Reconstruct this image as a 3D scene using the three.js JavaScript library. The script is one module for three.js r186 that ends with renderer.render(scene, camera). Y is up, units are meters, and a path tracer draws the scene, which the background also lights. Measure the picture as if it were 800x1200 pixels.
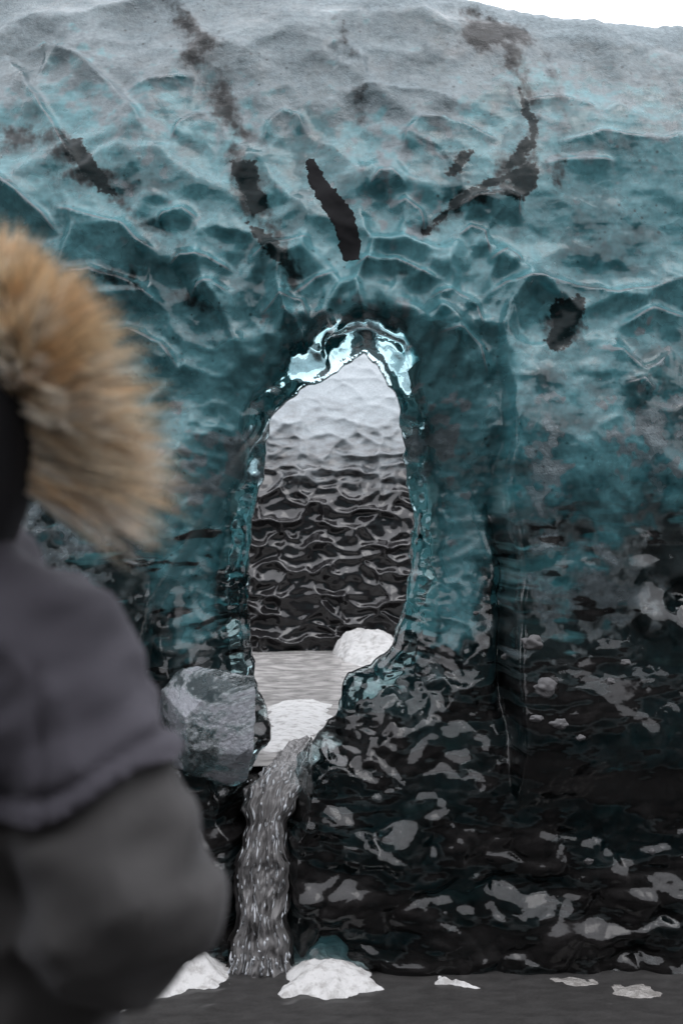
import * as THREE from 'three';
import { MarchingCubes } from 'three/addons/objects/MarchingCubes.js';
import { mergeVertices } from 'three/addons/utils/BufferGeometryUtils.js';

// ---------------------------------------------------------------- camera, sky, sun, exposure
const EYE = 2.8, F = 1167;                     // eye height above the stream; focal length in photo pixels
const scene = new THREE.Scene();
const camera = new THREE.PerspectiveCamera(2 * Math.atan(600 / F) * 180 / Math.PI, 682 / 1024, 0.05, 900);
camera.position.set(0, EYE, 0);
camera.lookAt(0, EYE, -10);
camera.focus = 6.4;
camera.userData.fStop = camera.getFocalLength() / 14;   // a 14 mm wide aperture
scene.add(camera);

const perlin = (() => {                         // gradient noise on lookup tables
  const P = new Uint8Array(512), GX = new Float32Array(256), GY = new Float32Array(256), GZ = new Float32Array(256);
  let q = 12345; const r = () => { q = (q * 1664525 + 1013904223) >>> 0; return q / 4294967296; };
  const a = Array.from({ length: 256 }, (_, i) => i); for (let i = 255; i > 0; i--) { const j = Math.floor(r() * (i + 1)); [a[i], a[j]] = [a[j], a[i]]; }
  for (let i = 0; i < 512; i++) P[i] = a[i & 255];
  const E = [[1, 1, 0], [-1, 1, 0], [1, -1, 0], [-1, -1, 0], [1, 0, 1], [-1, 0, 1], [1, 0, -1], [-1, 0, -1], [0, 1, 1], [0, -1, 1], [0, 1, -1], [0, -1, -1], [1, 1, 0], [0, -1, 1], [-1, 1, 0], [0, -1, -1]];
  for (let i = 0; i < 256; i++) { const e = E[P[i] & 15]; GX[i] = e[0]; GY[i] = e[1]; GZ[i] = e[2]; }
  return { noise(x, y, z) {
    const fx = Math.floor(x), fy = Math.floor(y), fz = Math.floor(z), X = fx & 255, Y = fy & 255, Z = fz & 255;
    x -= fx; y -= fy; z -= fz;
    const u = x * x * x * (x * (x * 6 - 15) + 10), v = y * y * y * (y * (y * 6 - 15) + 10), w = z * z * z * (z * (z * 6 - 15) + 10);
    const A = P[X] + Y, B = P[X + 1] + Y, AA = P[A & 511] + Z, AB = P[(A + 1) & 511] + Z, BA = P[B & 511] + Z, BB = P[(B + 1) & 511] + Z;
    const a0 = P[AA & 511], a1 = P[BA & 511], a2 = P[AB & 511], a3 = P[BB & 511];
    const x1 = x - 1, y1 = y - 1;
    const n00 = GX[a0] * x + GY[a0] * y + GZ[a0] * z, n10 = GX[a1] * x1 + GY[a1] * y + GZ[a1] * z, n01 = GX[a2] * x + GY[a2] * y1 + GZ[a2] * z, n11 = GX[a3] * x1 + GY[a3] * y1 + GZ[a3] * z;
    const l0 = n00 + u * (n10 - n00), l1 = n01 + u * (n11 - n01), lo = l0 + v * (l1 - l0);
    if (z === 0) return lo;
    const b0 = P[(AA + 1) & 511], b1 = P[(BA + 1) & 511], b2 = P[(AB + 1) & 511], b3 = P[(BB + 1) & 511], z1 = z - 1;
    const m00 = GX[b0] * x + GY[b0] * y + GZ[b0] * z1, m10 = GX[b1] * x1 + GY[b1] * y + GZ[b1] * z1, m01 = GX[b2] * x + GY[b2] * y1 + GZ[b2] * z1, m11 = GX[b3] * x1 + GY[b3] * y1 + GZ[b3] * z1;
    const k0 = m00 + u * (m10 - m00), k1 = m01 + u * (m11 - m01);
    return lo + w * (k0 + v * (k1 - k0) - lo);
  } };
})();
function skyTexture() {
  const w = 256, h = 128, d = new Float32Array(w * h * 4);
  for (let j = 0; j < h; j++) for (let i = 0; i < w; i++) {
    const el = ((j + 0.5) / h - 0.5) * Math.PI, az = (i + 0.5) / w * 2 * Math.PI;
    const x = Math.cos(el) * Math.cos(az), y = Math.sin(el), z = Math.cos(el) * Math.sin(az);
    const n = perlin.noise(x * 2.2 + 5, y * 4, z * 2.2) * 0.5 + perlin.noise(x * 5, y * 9 + 3, z * 5) * 0.25;
    const b = (3.5 + 0.25 * n) * (1 + 2 * Math.max(0, y)) / 3, k = (j * w + i) * 4;
    d[k] = b * 0.975; d[k + 1] = b * 0.99; d[k + 2] = b * 1.05; d[k + 3] = 1;
  }
  const t = new THREE.DataTexture(d, w, h, THREE.RGBAFormat, THREE.FloatType);
  t.mapping = THREE.EquirectangularReflectionMapping; t.magFilter = t.minFilter = THREE.LinearFilter; t.needsUpdate = true;
  return t;
}
scene.background = skyTexture();
scene.environment = scene.background;

const sun = new THREE.DirectionalLight(0xfffcfa, 0.7);
sun.position.set(4, 16, -3); sun.target.position.set(0, 2, -7);
sun.castShadow = true; sun.shadow.radius = 60; sun.shadow.mapSize.set(2048, 2048);
Object.assign(sun.shadow.camera, { left: -12, right: 12, top: 12, bottom: -12, near: 0.5, far: 60 });
scene.add(sun, sun.target);

const renderer = new THREE.WebGLRenderer({ antialias: true });
renderer.toneMapping = THREE.LinearToneMapping;
renderer.toneMappingExposure = 0.95;
renderer.shadowMap.enabled = true;

// ---------------------------------------------------------------- helpers
let seed = 7;
const rnd = () => { seed = (seed * 1664525 + 1013904223) >>> 0; return seed / 4294967296; };
const N = (x, y, z = 0) => perlin.noise(x, y, z);
const fbm = (x, y, z = 0, o = 4) => { let s = 0, a = 0.5; for (let i = 0; i < o; i++) { s += a * perlin.noise(x, y, z | 0); x = x * 2.03 + 17.7; y = y * 2.03 + 5.3; z += 7; a *= 0.5; } return s; };
const clamp = (v, a = 0, b = 1) => v < a ? a : v > b ? b : v;
const ss = (a, b, v) => { const t = clamp((v - a) / (b - a)); return t * t * (3 - 2 * t); };
const mix = (a, b, t) => a + (b - a) * t;
const gauss = (x, s) => Math.exp(-x * x / (s * s));
const at = (px, py, d) => new THREE.Vector3((px - 400) / F * d, EYE + (600 - py) / F * d, -d);   // a point of the place at distance d
function table(rows) {                          // smooth curve through (y, value) rows
  return (y) => {
    if (y <= rows[0][0]) return rows[0][1];
    for (let i = 1; i < rows.length; i++) if (y <= rows[i][0]) {
      const p = rows[Math.max(0, i - 2)], a = rows[i - 1], b = rows[i], q = rows[Math.min(rows.length - 1, i + 1)], t = (y - a[0]) / (b[0] - a[0]);
      const m0 = (b[1] - p[1]) / (b[0] - p[0] || 1) * (b[0] - a[0]), m1 = (q[1] - a[1]) / (q[0] - a[0] || 1) * (b[0] - a[0]), t2 = t * t, t3 = t2 * t;
      return (2 * t3 - 3 * t2 + 1) * a[1] + (t3 - 2 * t2 + t) * m0 + (3 * t2 - 2 * t3) * b[1] + (t3 - t2) * m1;
    }
    return rows[rows.length - 1][1];
  };
}
const h2 = (i, j, s) => { let n = Math.imul(i, 374761393) + Math.imul(j, 668265263) + Math.imul(s, 974634777) | 0; n = Math.imul(n ^ (n >>> 13), 1274126177); n ^= n >>> 16; return (n >>> 0) / 4294967296; };
// melt scallops: shallow dishes that meet in ridges; lean makes the upper rim of each dish stand proud
function scallop(x, y, sx, sy, s, k, lean) {
  const u = x / sx, v = y / sy, iu = Math.floor(u), iv = Math.floor(v);
  let W = 0, H = 0;
  for (let j = -1; j <= 1; j++) for (let i = -1; i <= 1; i++) {
    const a = iu + i, b = iv + j, px = a + 0.05 + 0.9 * h2(a, b, s), py = b + 0.05 + 0.9 * h2(a, b, s + 91);
    const dx = u - px, dy = v - py, d2 = dx * dx + dy * dy, w = Math.exp(-k * d2);
    W += w; H += w * (d2 * (0.7 + 0.6 * h2(a, b, s + 17)) + lean * dy * h2(a, b, s + 33));
  }
  return H / W;
}
const flat = new WeakMap();
function polyDist(poly, x, y) {                 // negative inside
  if (poly === hole && (x < -1.6 || x > 1.6 || y > 4.9)) return 1;
  let q = flat.get(poly); if (!q) flat.set(poly, q = Float64Array.from(poly.flat()));
  let best = 1e9, inside = false; const n = q.length;
  for (let i = 0, j = n - 2; i < n; j = i, i += 2) {
    const ax = q[j], ay = q[j + 1], vx = q[i] - ax, vy = q[i + 1] - ay, wx = x - ax, wy = y - ay;
    let t = (wx * vx + wy * vy) / (vx * vx + vy * vy); t = t < 0 ? 0 : t > 1 ? 1 : t;
    const dx = wx - t * vx, dy = wy - t * vy, d = dx * dx + dy * dy; if (d < best) best = d;
    if ((ay > y) !== (ay + vy > y) && x < vx * wy / vy + ax) inside = !inside;
  }
  best = Math.sqrt(best); return inside ? -best : best;
}
function lineDist(p, x, y) {
  let q = flat.get(p); if (!q) flat.set(p, q = Float64Array.from(p.flat()));
  let best = 1e9;
  for (let i = 2; i < q.length; i += 2) { const ax = q[i - 2], ay = q[i - 1], vx = q[i] - ax, vy = q[i + 1] - ay; let t = ((x - ax) * vx + (y - ay) * vy) / (vx * vx + vy * vy); t = t < 0 ? 0 : t > 1 ? 1 : t; const dx = x - ax - t * vx, dy = y - ay - t * vy, d = dx * dx + dy * dy; if (d < best) best = d; }
  return Math.sqrt(best);
}

const names = {};
const numbered = (n) => { const k = names[n] = (names[n] ?? -1) + 1; return k ? `${n}_${String(k).padStart(3, '0')}` : n; };
function tag(o, label, category, group, kind) {
  if (label) o.userData.label = label;
  if (category) o.userData.category = category;
  if (group) o.userData.group = group;
  if (kind) o.userData.kind = kind;
  return o;
}
function thing(name, label, category, [x, y, z] = [0, 0, 0], group) {
  const o = new THREE.Group(); o.name = numbered(name); o.position.set(x, y, z); scene.add(o);
  return tag(o, label, category, group);
}
function mesh(name, geo, mat, parent = scene) {
  const m = new THREE.Mesh(geo, mat); m.name = parent === scene ? numbered(name) : name;
  m.castShadow = m.receiveShadow = true; parent.add(m); return m;
}
function geoFrom(pos, idx, uv, col) {
  const g = new THREE.BufferGeometry();
  g.setAttribute('position', new THREE.BufferAttribute(pos instanceof Float32Array ? pos : new Float32Array(pos), 3));
  if (uv) g.setAttribute('uv', new THREE.BufferAttribute(uv instanceof Float32Array ? uv : new Float32Array(uv), 2));
  if (col) g.setAttribute('color', new THREE.BufferAttribute(new Float32Array(col), 3));
  g.setIndex(new THREE.BufferAttribute(idx instanceof Uint32Array ? idx : new Uint32Array(idx), 1));
  g.computeVertexNormals();
  return g;
}
function dataTex(w, h, fn, srgb) {              // fn(i, j) -> [r, g, b] in 0..1
  const d = new Uint8Array(w * h * 4);
  for (let j = 0, k = 0; j < h; j++) for (let i = 0; i < w; i++, k += 4) {
    const c = fn(i, j); d[k] = clamp(c[0]) * 255; d[k + 1] = clamp(c[1]) * 255; d[k + 2] = clamp(c[2]) * 255; d[k + 3] = 255 * (c[3] ?? 1);
  }
  const t = new THREE.DataTexture(d, w, h, THREE.RGBAFormat);
  t.magFilter = t.minFilter = THREE.LinearFilter; t.wrapS = t.wrapT = THREE.RepeatWrapping; t.needsUpdate = true;
  if (srgb) t.colorSpace = THREE.SRGBColorSpace;
  return t;
}
const toS = (v) => v <= 0.0031308 ? v * 12.92 : 1.055 * Math.pow(v, 1 / 2.4) - 0.055;

// ---------------------------------------------------------------- the shape of the front ice wall
const baseD = table([[-0.6, 5.9], [0, 6.0], [0.45, 6.04], [0.95, 6.12], [1.5, 6.25], [2.2, 6.38], [3.0, 6.41], [3.7, 6.4], [4.2, 6.44], [4.7, 6.53], [5.2, 6.66], [5.7, 6.92], [6.2, 7.2], [6.7, 7.55], [7.2, 7.95], [8, 8.6]]);
function wallXY(px, py) { let d = 6.3; for (let i = 0; i < 8; i++) d = baseD(EYE + (600 - py) / F * d); const p = at(px, py, d); return [p.x, p.y]; }
const THROAT = 6.98;
const hole = [[427, 417], [441, 428], [452, 446], [462, 470], [468, 500], [472, 535], [478, 570], [482, 620], [479, 665], [470, 712], [456, 748], [432, 768], [408, 778], [401, 800], [390, 830], [366, 862], [348, 884], [340, 930], [288, 930], [300, 880], [318, 866], [311, 825], [300, 795], [293, 735], [290, 680], [295, 620], [305, 568], [315, 530], [318, 496], [336, 472], [352, 458], [377, 448], [402, 432]]
  .map(([px, py]) => { const p = at(px, py, py > 780 ? mix(THROAT, 6.62, ss(780, 890, py)) : mix(6.6, THROAT, ss(420, 560, py))); return [p.x, p.y]; });
const HC = [-0.1, 2.65];
const ridge = (x) => {                          // height of the crest
  const d = 7.5, px = x / d * F + 400;
  return EYE + (600 - mix(mix(-40, -6, ss(250, 470, px)), 40, ss(500, 800, px)) + 6 * N(px * 0.02, 3) + 4 * N(px * 0.09, 9) + 10 * gauss(px - 560, 40)) / F * d;
};
const leftRim = [[318, 478], [272, 540], [243, 595], [213, 652], [184, 705], [168, 770], [160, 860]].map(([a, b]) => wallXY(a, b));
const cleft = [[585, 575], [594, 640], [592, 720], [590, 800], [594, 860]].map(([a, b]) => wallXY(a, b));
const cleftX = (y) => { for (let i = 1; i < cleft.length; i++) if (y >= cleft[i][1]) { const t = clamp((y - cleft[i][1]) / (cleft[i - 1][1] - cleft[i][1])); return mix(cleft[i][0], cleft[i - 1][0], t); } return cleft[cleft.length - 1][0]; };
const netC = wallXY(450, 840), brow = wallXY(450, 392), mound = wallXY(470, 985), chute = wallXY(306, 1020);

// long melt folds: each line is the upper rim of a lobe that stands proud below it (photo-traced, left to right)
const folds = [
  [0.07, 0.16, [30, 62], [60, 56], [100, 75], [135, 105], [160, 135], [176, 164]], [0.05, 0.12, [145, 112], [180, 98], [215, 94], [230, 94]],
  [0.05, 0.12, [198, 168], [210, 146], [235, 135], [257, 134]], [0.05, 0.1, [308, 172], [315, 146], [332, 132], [350, 138], [359, 158]],
  [0.05, 0.1, [183, 268], [195, 253], [215, 248], [234, 262]], [0.05, 0.1, [198, 312], [215, 303], [245, 305], [277, 320]],
  [0.05, 0.1, [226, 348], [235, 335], [250, 332], [270, 347]], [0.06, 0.12, [60, 245], [100, 255], [150, 270], [166, 285], [192, 302]],
  [0.06, 0.12, [-40, 190], [0, 210], [30, 235], [55, 255], [76, 282]], [0.05, 0.1, [288, 308], [320, 290], [345, 285], [367, 281]],
  [0.06, 0.14, [470, 184], [475, 160], [490, 142], [520, 140], [560, 155], [592, 164]], [0.05, 0.1, [430, 222], [445, 206], [460, 205], [477, 227]],
  [0.05, 0.1, [453, 247], [475, 238], [490, 250], [497, 278]], [0.05, 0.12, [528, 247], [560, 235], [590, 230], [605, 237], [610, 272]],
  [0.05, 0.1, [533, 282], [550, 268], [565, 275], [572, 308]], [0.05, 0.1, [568, 313], [590, 298], [609, 313]],
  [0.06, 0.14, [556, 354], [590, 336], [630, 330], [670, 338], [720, 345], [760, 338], [830, 322]], [0.04, 0.14, [628, 196], [680, 188], [724, 192]],
  [0.05, 0.1, [686, 412], [720, 415], [745, 436], [760, 430], [792, 408]], [0.05, 0.1, [713, 458], [740, 448], [758, 468]],
  [0.07, 0.09, [404, 322], [430, 312], [460, 308], [490, 322], [524, 338]], [0.06, 0.07, [372, 412], [385, 400], [410, 391], [440, 390], [470, 405], [486, 432]],
  [0.05, 0.12, [716, 388], [760, 366], [810, 372]], [0.05, 0.12, [0, 60], [30, 92], [66, 150], [96, 200]], [0.04, 0.12, [610, 120], [660, 116], [700, 132]],
  [0.04, 0.12, [640, 172], [700, 160], [770, 168], [810, 160]], [0.04, 0.12, [380, 60], [400, 52], [425, 70], [430, 100]], [0.05, 0.12, [400, 112], [440, 104], [500, 110], [540, 120]],
  [0.05, 0.1, [60, 330], [110, 318], [160, 336], [200, 366]], [0.05, 0.1, [100, 400], [150, 386], [190, 400], [215, 440]], [0.05, 0.1, [340, 352], [372, 330], [398, 322]],
  [0.05, 0.08, [300, 372], [330, 352], [352, 356], [362, 384]], [0.05, 0.08, [500, 352], [528, 348], [556, 362], [566, 392]], [0.05, 0.08, [506, 398], [536, 392], [560, 410], [570, 450]],
].map(([a, w, ...p]) => { const q = p.map(([px, py]) => wallXY(px, py)); return { a, w, q, x0: Math.min(...q.map((v) => v[0])) - 0.35, x1: Math.max(...q.map((v) => v[0])) + 0.35, y0: Math.min(...q.map((v) => v[1])) - 0.5, y1: Math.max(...q.map((v) => v[1])) + 0.12 }; });
function foldAt(x, y) {                         // [height, nearness to a rim]
  let h = 0, rim = 0;
  x += 0.02 * N(x * 5, y * 5, 71); y += 0.02 * N(x * 5, y * 5, 77);
  for (const f of folds) {
    if (x < f.x0 || x > f.x1 || y < f.y0 || y > f.y1) continue;
    let best = 1e9, side = 1, end = 1;
    for (let i = 1; i < f.q.length; i++) {
      const [ax, ay] = f.q[i - 1], [bx, by] = f.q[i], vx = bx - ax, vy = by - ay, t0 = ((x - ax) * vx + (y - ay) * vy) / (vx * vx + vy * vy), t = clamp(t0), d = Math.hypot(x - ax - t * vx, y - ay - t * vy);
      if (d < best) { best = d; side = vx * (y - ay) - vy * (x - ax) > 0 ? -1 : 1; const u = (i - 1 + t) / (f.q.length - 1); end = ss(0, 0.25, u) * ss(1, 0.75, u); }
    }
    h += f.a * end * (side > 0 ? Math.exp(-best / (f.w * 1.3)) : Math.exp(-best / 0.022));
    rim = Math.max(rim, end * Math.exp(-((best / 0.008) ** 2)));
  }
  return [h, rim];
}
// broad melt dishes low on the wall whose floors face the sky
const dishes = [[530, 1076, 0.14, 0.16, 0.62], [590, 1058, 0.2, 0.15, 0.55], [645, 1075, 0.17, 0.17, 0.6], [400, 1045, 0.28, 0.13, 0.6], [465, 975, 0.13, 0.16, 0.5], [755, 700, 0.11, 0.16, 0.75], [790, 712, 0.09, 0.16, 0.8], [745, 655, 0.1, 0.06, 0.6], [775, 1040, 0.2, 0.1, 0.6], [735, 1020, 0.1, 0.07, 0.6], [500, 1030, 0.12, 0.07, 0.6], [560, 1020, 0.1, 0.06, 0.6], [700, 1090, 0.12, 0.08, 0.6], [380, 960, 0.16, 0.08, 0.5]]
  .map(([px, py, rx, ry, t]) => [...wallXY(px, py), rx, ry, t]);

function smoothD(x, y) {                        // wall without scallops; also used for the back of the ice
  let D = baseD(y) + 0.16 * fbm(x * 0.55 + 3, y * 0.5 + 1, 2, 3) * (0.4 + ss(0.5, 2, y));
  let d = polyDist(hole, x, y);
  if (d < 0.5) d += 0.028 * N(x * 4.5, y * 4.5, 3) + 0.014 * N(x * 13, y * 13, 7) + 0.02 * (scallop(x, y, 0.1, 0.12, 44, 14, 0) - 0.3);
  const ang = Math.atan2(y - HC[1], x - HC[0]), up = Math.max(0, Math.sin(ang)), side = Math.abs(Math.cos(ang));
  const W = Math.max(0.14, mix(0.17, x < HC[0] ? 0.56 : 0.62, Math.pow(side, 0.7)) * (y < 1.5 ? mix(0.35, 1, ss(0.9, 1.5, y)) : 1)) + up * up * up * -0.02;
  const th = mix(mix(6.5, THROAT, x > -0.2 ? ss(1.5, 2.7, y) : ss(1.0, 1.75, y)), 6.58, ss(2.9, 3.6, y));
  const f = Math.pow(1 - clamp(d / W), 1.25);
  D = mix(D, Math.max(D, th), f * (2 - f) * 0.999);
  // the wall beside the hollow stands proud of it
  const cx = cleftX(y) + 0.07 * N(y * 1.7, 4.5, 1.5) + 0.025 * N(y * 6, 2, 3), wy = ss(4.35, 3.0, y) * ss(0.9, 1.5, y);
  D -= 0.3 * ss(cx - 0.01, cx + 0.05, x) * wy * (1 - 0.7 * ss(0.3, 1.4, x - cx));
  D += 0.22 * gauss(x - cx, 0.05) * wy * ss(3.3, 2.4, y) * ss(1.25, 1.7, y);
  const lx = x < HC[0] - 0.3;
  if (lx) { let lr = leftRim[0][0]; for (let i = 1; i < leftRim.length; i++) if (y <= leftRim[i - 1][1]) { const t = clamp((leftRim[i - 1][1] - y) / (leftRim[i - 1][1] - leftRim[i][1])); lr = mix(leftRim[i - 1][0], leftRim[i][0], t); }
    D -= 0.24 * ss(lr + 0.03, lr - 0.03, x) * ss(3.6, 3.0, y) * ss(0.6, 1.4, y) * (1 - 0.6 * ss(0.3, 1.4, lr - x)); }
  D -= 0.1 * Math.exp(-(((x - mound[0]) / 0.62) ** 2) - (((y - mound[1]) / 0.55) ** 2));
  D -= 0.08 * Math.exp(-(((x - brow[0]) / 0.6) ** 2) - (((y - brow[1]) / 0.2) ** 2));
  D += 0.3 * Math.exp(-(((x - chute[0]) / 0.17) ** 4)) * ss(1.25, 0.9, y) * ss(-0.35, 0.1, y);
  return [D, d];
}
function frontD(x, y) {
  const [S, d] = smoothD(x, y);
  const wx = x + 0.09 * N(x * 2.1, y * 2.1, 4) + 0.03 * N(x * 6, y * 6, 1), wy = y + 0.09 * N(x * 2.1 + 9, y * 2.1, 8) + 0.03 * N(x * 6, y * 6, 5);
  const top = ss(4.4, 5.2, y), low = ss(1.35, 0.75, y), jamb = ss(0.75, 0.25, d) * ss(3.9, 3.3, y) * (1 - low), mid = clamp(1 - top - low - jamb);
  const browW = gauss(y - 4.25, 0.55) * ss(2.0, 0.2, Math.abs(x - 0.1));
  const pr = Math.hypot(wx - 0.15, wy - 2.4), pu = Math.atan2(wx - 0.15, wy - 2.4) * 2.1, pv = pr;   // lobes fan out over the arch
  const v1 = 0.5 + 0.8 * N(x * 0.9, y * 0.9, 11), v2 = 0.5 + 0.8 * N(x * 1.2, y * 1.2, 20);
  const calm = 1 - 0.65 * ss(3.7, 3.1, y) * ss(0.75, 1.05, Math.abs(x - 0.1));
  let h = 0;                                    // towards the viewer
  h += 0.14 * scallop(wx, wy + 0.2 * N(x, y, 3), 0.6, 0.62, 1, 10, 0.5) * (0.4 * mid + top * (1 - 0.5 * ss(0.7, 1.3, x)) + 0.15 * low);
  const fan = ss(3.4, 4.0, y), quiet = 1 - 0.62 * ss(0.7, 1.3, x) * ss(4.2, 4.7, y);
  const m2 = 0.65 * top * clamp(v1) + 0.5 * mid * calm + 0.9 * browW, m3 = 0.45 * browW + 0.15 * top * clamp(v2) + 0.5 * mid * clamp(v2) * calm + 0.9 * jamb;
  if (fan > 0.001) h += quiet * fan * (0.15 * scallop(pu, pv, 0.27, 0.36, 2, 11, 0.55) * m2 + 0.07 * scallop(pu + 1, pv, 0.14, 0.19, 3, 9, 0.4) * m3);
  if (fan < 0.999) h += (1 - fan) * (0.12 * scallop(wx + 3, wy, 0.3, 0.34, 2, 14, 0.5) * m2 + 0.06 * scallop(wx + 1, wy, 0.15, 0.16, 3, 12, 0.5) * m3);
  if (jamb > 0.01) h += 0.035 * scallop(wx, wy, 0.14, 0.075, 4, 10, 0.5) * jamb;
  if (low > 0.01) {
    const lowD = mix(1, 0.3, ss(0.75, 1.05, y) * ss(0.6, 0.9, x));
    const fine = clamp(0.5 + 0.9 * N(x * 1.4, y * 1.4, 31) + 1.2 * ss(0.5, 1.1, y));
    h += low * (-0.08 * lowD * scallop(wx + 5, wy, 0.22, 0.18, 5, 9, 0.3) + 0.05 * lowD * scallop(wx + 5, wy + 3, 0.36, 0.22, 8, 8, 0.5) - 0.05 * lowD * scallop(wx, wy + 2, 0.12, 0.1, 6, 9, 0.3) * fine);
  }
  const net = Math.exp(-(((x - netC[0]) / 0.55) ** 2) - (((y - netC[1]) / 0.42) ** 2));
  if (net > 0.02) h -= net * 0.075 * scallop(wx + 2, wy, 0.13, 0.12, 9, 10, 0.2);
  h += 0.02 * fbm(x * 5, y * 5, 6, 3) * (1 - 0.5 * low);
  h += 1.5 * foldAt(x, y)[0];
  for (const [cx, cy, rx, ry, t] of dishes) { const q = ((x - cx) / rx) ** 2 + ((y - cy) / ry) ** 2; if (q < 6) { const w = Math.exp(-q * q * 0.6); h = mix(h, h * 0.8 - t * (y - cy), w); } }
  h += 0.07 * gauss(d - 0.07, 0.06) * (0.6 + 0.9 * N(x * 4, y * 4, 91));
  const edge = ss(0, 0.05, d);
  return [S - h * mix(0.35, 1, edge), S, d];
}
const pastRidge = (x, y) => ridge(x) - y;
const crown = (x, y) => ((x - 0.12) / 0.5) ** 2 + ((y - 3.93) / 0.27) ** 2;   // bubble-free ice over the arch
function thickness(d, r, c = 9) { return 0.06 + (1.05 - 0.6 * Math.exp(-c * c * 0.5)) * (1 - Math.exp(-((Math.max(0, d) / 0.45) ** 1.5))) * (1 - Math.exp(-Math.max(0, r) / 0.5)); }

// regular grid, cut along field = 0, made into a closed body between a front and a back sheet
function cutBody(xs, ys, sample) {              // sample(x, y) -> [front, back, keep]
  const nx = xs.length, ny = ys.length, P = [], key = new Map(), v = new Int32Array(nx * ny).fill(-1), val = new Float32Array(nx * ny), fr = new Float32Array(nx * ny), bk = new Float32Array(nx * ny);
  for (let j = 0; j < ny; j++) for (let i = 0; i < nx; i++) { const q = sample(xs[i], ys[j]), k = j * nx + i; fr[k] = q[0]; bk[k] = q[1]; val[k] = q[2]; }
  const pt = (k) => { if (v[k] < 0) { v[k] = P.length; P.push([xs[k % nx], ys[(k / nx) | 0], fr[k], bk[k]]); } return v[k]; };
  const cut = (a, b) => {
    const id = a < b ? a * 2097152 * 2 + b : b * 2097152 * 2 + a;
    let r = key.get(id);
    if (r === undefined) { const t = clamp(val[a] / (val[a] - val[b]), 0.02, 0.98); r = P.length; key.set(id, r);
      P.push([mix(xs[a % nx], xs[b % nx], t), mix(ys[(a / nx) | 0], ys[(b / nx) | 0], t), mix(fr[a], fr[b], t), mix(bk[a], bk[b], t)]); }
    return r;
  };
  const T = [], rimE = [];
  const tri = (a, b, c) => {
    if (val[a] > 0 && val[b] > 0 && val[c] > 0) { T.push(pt(a), pt(b), pt(c)); return; }
    const k = [a, b, c], in_ = k.map((q) => val[q] > 0), n = in_[0] + in_[1] + in_[2];
    if (n === 3) return;
    else if (n === 1) { const s = in_.indexOf(true), p = k[s], q = k[(s + 1) % 3], r = k[(s + 2) % 3]; T.push(pt(p), cut(p, q), cut(p, r)); rimE.push(cut(p, q), cut(p, r)); }
    else if (n === 2) { const s = in_.indexOf(false), p = k[s], q = k[(s + 1) % 3], r = k[(s + 2) % 3], m = cut(p, q), o = cut(p, r); T.push(m, pt(q), pt(r), m, pt(r), o); rimE.push(o, m); }
  };
  for (let j = 0; j < ny - 1; j++) for (let i = 0; i < nx - 1; i++) { const a = j * nx + i, b = a + 1, c = a + nx, d = c + 1; if ((i + j) & 1) { tri(a, b, d); tri(a, d, c); } else { tri(a, b, c); tri(b, d, c); } }
  const border = (a, b) => { if (val[a] > 0 && val[b] > 0) rimE.push(pt(a), pt(b)); else if (val[a] > 0) rimE.push(pt(a), cut(a, b)); else if (val[b] > 0) rimE.push(cut(a, b), pt(b)); };
  for (let i = 0; i < nx - 1; i++) { border(i + 1, i); border((ny - 1) * nx + i, (ny - 1) * nx + i + 1); }
  for (let j = 0; j < ny - 1; j++) { border(j * nx, (j + 1) * nx); border((j + 1) * nx + nx - 1, j * nx + nx - 1); }
  const n = P.length, pos = new Float32Array(n * 6), uv = new Float32Array(n * 4), idx = new Uint32Array(T.length * 2 + rimE.length * 3);
  for (let i = 0; i < n; i++) { const [x, y, f, b] = P[i], k = i * 3, m = (n + i) * 3; pos[k] = pos[m] = x; pos[k + 1] = pos[m + 1] = y; pos[k + 2] = -f; pos[m + 2] = -b; uv[i * 2] = uv[(n + i) * 2] = x; uv[i * 2 + 1] = uv[(n + i) * 2 + 1] = y; }
  let w = 0;
  for (let t = 0; t < T.length; t += 3) { idx[w++] = T[t]; idx[w++] = T[t + 1]; idx[w++] = T[t + 2]; idx[w++] = n + T[t]; idx[w++] = n + T[t + 2]; idx[w++] = n + T[t + 1]; }
  for (let t = 0; t < rimE.length; t += 2) { const a = rimE[t], b = rimE[t + 1]; idx[w++] = a; idx[w++] = n + a; idx[w++] = b; idx[w++] = b; idx[w++] = n + a; idx[w++] = n + b; }
  return { pos, uv, idx, n };
}
const line = (a, b, n) => Array.from({ length: n }, (_, i) => a + (b - a) * i / (n - 1));
const gx = [...line(-5, -2.75, 45).slice(0, -1), ...line(-2.75, 2.75, 420), ...line(2.75, 5, 45).slice(1)];
const gy = line(-0.45, 7.4, 560);

// wall surfaces: maps cover x -3..3 (and repeat beyond), y -0.5..7.1
const UX0 = -3, UXL = 6, UY0 = -0.5, UYL = 7.6;
const wallUV = (uv) => { for (let i = 0; i < uv.length; i += 2) { uv[i] = (uv[i] - UX0) / UXL; uv[i + 1] = (uv[i + 1] - UY0) / UYL; } return uv; };
const TW = 1360, TH = 1720;
const frostSpots = [[625, 560, 0.14, 0.7, 0.6], [630, 700, 0.14, 0.4, 0.5], [755, 520, 0.3, 0.4, 0.6], [690, 690, 0.5, 0.35, 0.35], [335, 478, 0.12, 0.07, 0.95], [470, 488, 0.13, 0.15, 0.85], [425, 372, 0.4, 0.12, 0.35], [515, 515, 0.22, 0.25, 0.9], [280, 540, 0.15, 0.25, 0.4], [315, 560, 0.12, 0.4, 0.45], [230, 560, 0.2, 0.3, 0.5], [90, 620, 0.5, 0.4, 0.55]].map(([px, py, rx, ry, a]) => { const p = wallXY(px, py); return [p[0], p[1], rx, ry, a]; });
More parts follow.
